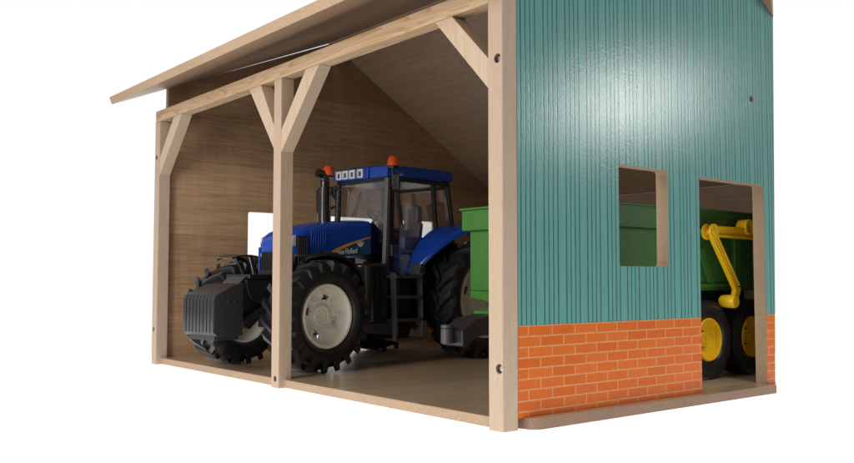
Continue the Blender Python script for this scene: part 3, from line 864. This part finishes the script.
# horizontal I-section bar
ar.prism([(3.08, 1.40), (3.98, 1.39), (3.98, 1.415), (3.08, 1.422)], ya - .035, ya + .035, 'y')
ar.prism([(3.08, 1.473), (3.98, 1.485), (3.98, 1.51), (3.08, 1.498)], ya - .035, ya + .035, 'y')
ar.prism([(3.08, 1.421), (3.98, 1.414), (3.98, 1.486), (3.08, 1.474)], ya - .012, ya + .012, 'y')
ar.lathe([(ya - .05, .048), (ya - .05, .078), (ya + .06, .078), (ya + .06, .048)], 32, 'y', (3.67, 0, 1.505), closed=True)
am = ar.build('lift_arm', 'yellow', tl, bevel=.004)
lk = TB()
a_, b2 = Vector((3.085, 0, 1.42)), Vector((3.47, 0, .925)); d = (b2 - a_).normalized(); n_ = Vector((-d.z, 0, d.x))
def strip(o0, o1, y0, y1):
    p = [a_ + n_ * o0, b2 + n_ * o0, b2 + n_ * o1, a_ + n_ * o1]
    lk.prism([(q.x, q.z) for q in p], y0, y1, 'y')
strip(-.043, -.029, ya - .035, ya + .01); strip(.029, .043, ya - .035, ya + .01); strip(-.0285, .0285, ya - .012, ya + .004); strip(-.007, .007, ya - .03, ya - .0125)
lk.prism([(3.435, .945), (3.515, .925), (3.45, .78), (3.41, .745), (3.385, .79)], ya - .035, ya + .012, 'y')
lk.build('link_rod', 'yellow', am, bevel=.004)
cy = TB().lathe([(ya - .06, .001), (ya - .06, .055), (ya - .045, .064), (ya + .08, .060), (ya + .095, .052), (ya + .095, .001)], 28, 'y', (3.385, 0, .80))
cy.build('roller', 'yellow', am)
# bracket carrying the arm on the body
TB().box(3.02, 3.12, ya + .05, Y0 - .052, 1.40, 1.45).build('arm_bracket', 'green', tl, bevel=.004)
TB().box(3.90, 3.98, ya + .036, Y0 - .056, 1.42, 1.48).build('arm_bracket', 'green', tl, bevel=.004)

# ================================================================ SURFACE, WORLD, LIGHT
gm, nt, bs = newmat('glowing_white_table')
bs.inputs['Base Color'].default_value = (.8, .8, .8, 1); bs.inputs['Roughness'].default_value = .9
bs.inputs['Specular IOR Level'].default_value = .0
bs.inputs['Emission Color'].default_value = (1, 1, 1, 1); bs.inputs['Emission Strength'].default_value = 1.0  # emission added so the table stays pure white without shadows
gp = MB().prism(rrect(-3.4, 7.4, -2.4, 7.6, .5, 10), -.12, -.002, 'z').build('tabletop', gm)
gp['kind'] = 'structure'; gp['label'] = 'white tabletop with added glow, shows no shadows'

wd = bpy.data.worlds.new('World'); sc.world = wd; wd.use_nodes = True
# surround shaped by direction: white behind the toys, dimmed elsewhere to limit fill light
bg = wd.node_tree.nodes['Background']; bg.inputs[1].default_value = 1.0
wt_ = wd.node_tree
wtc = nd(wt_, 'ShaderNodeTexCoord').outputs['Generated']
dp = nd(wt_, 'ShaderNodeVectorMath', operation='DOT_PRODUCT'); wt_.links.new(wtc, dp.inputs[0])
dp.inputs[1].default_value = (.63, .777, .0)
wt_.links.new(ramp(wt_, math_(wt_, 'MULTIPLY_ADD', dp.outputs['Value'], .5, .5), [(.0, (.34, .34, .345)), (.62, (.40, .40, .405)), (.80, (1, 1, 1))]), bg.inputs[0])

def area(name, loc, target, size, power, col=(1, 1, 1), sizey=None):
    l = bpy.data.lights.new(name, 'AREA'); l.energy = power; l.color = col; l.size = size
    if sizey: l.shape = 'RECTANGLE'; l.size_y = sizey
    o = bpy.data.objects.new(name, l); C.objects.link(o); o.location = loc
    o.rotation_euler = (Vector(target) - Vector(loc)).to_track_quat('-Z', 'Y').to_euler()
    return o
pw = Vector((1.2596, 0, 2.3356)); dl = Vector((0.7705, -0.6069, 0.1951))
area('studio_key_lamp', pw + dl * 13, pw, 1.5, 145, (1, .98, .95), 1.3)
area('added_front_fill', (.5, -6, 13), (2, 0, 1), 2.5, 560, (1, .98, .95), 2.5)  # unseen fill, added to brighten the gable without a highlight
area('studio_left_lamp', (-8, 1.0, 1.5), (1, 4.8, .8), 2.4, 230, (1, .96, .92), 1.6)
area('studio_left_high_lamp', (-8, 1.0, 5.0), (.5, 4.8, 1.0), 3.5, 440, (1, .97, .92), 3.0)

# ================================================================ CAMERA
cam = bpy.data.cameras.new('camera'); co = bpy.data.objects.new('camera', cam); C.objects.link(co)
cam.sensor_width = 36; cam.lens = 870.04 / 854 * 36; cam.clip_end = 400; cam.clip_start = .05
yaw, pit, rol = 0.6812, 0.0554, 0.001
fw = Vector((math.sin(yaw) * math.cos(pit), math.cos(yaw) * math.cos(pit), math.sin(pit)))
r_ = Vector((math.cos(yaw), -math.sin(yaw), 0)); u_ = r_.cross(fw)
r2 = r_ * math.cos(rol) + u_ * math.sin(rol); u2 = -r_ * math.sin(rol) + u_ * math.cos(rol)
mw = Matrix((r2, u2, -fw)).transposed().to_4x4(); mw.translation = Vector((-4.0137, -4.154, 1.0003))
co.matrix_world = mw
sc.camera = co
sc.view_settings.view_transform = 'Standard'; sc.view_settings.look = 'None'
sc.view_settings.exposure = 0; sc.view_settings.gamma = 1
sc.cycles.max_bounces = 10; sc.cycles.transparent_max_bounces = 16
sc.cycles.use_denoising = True
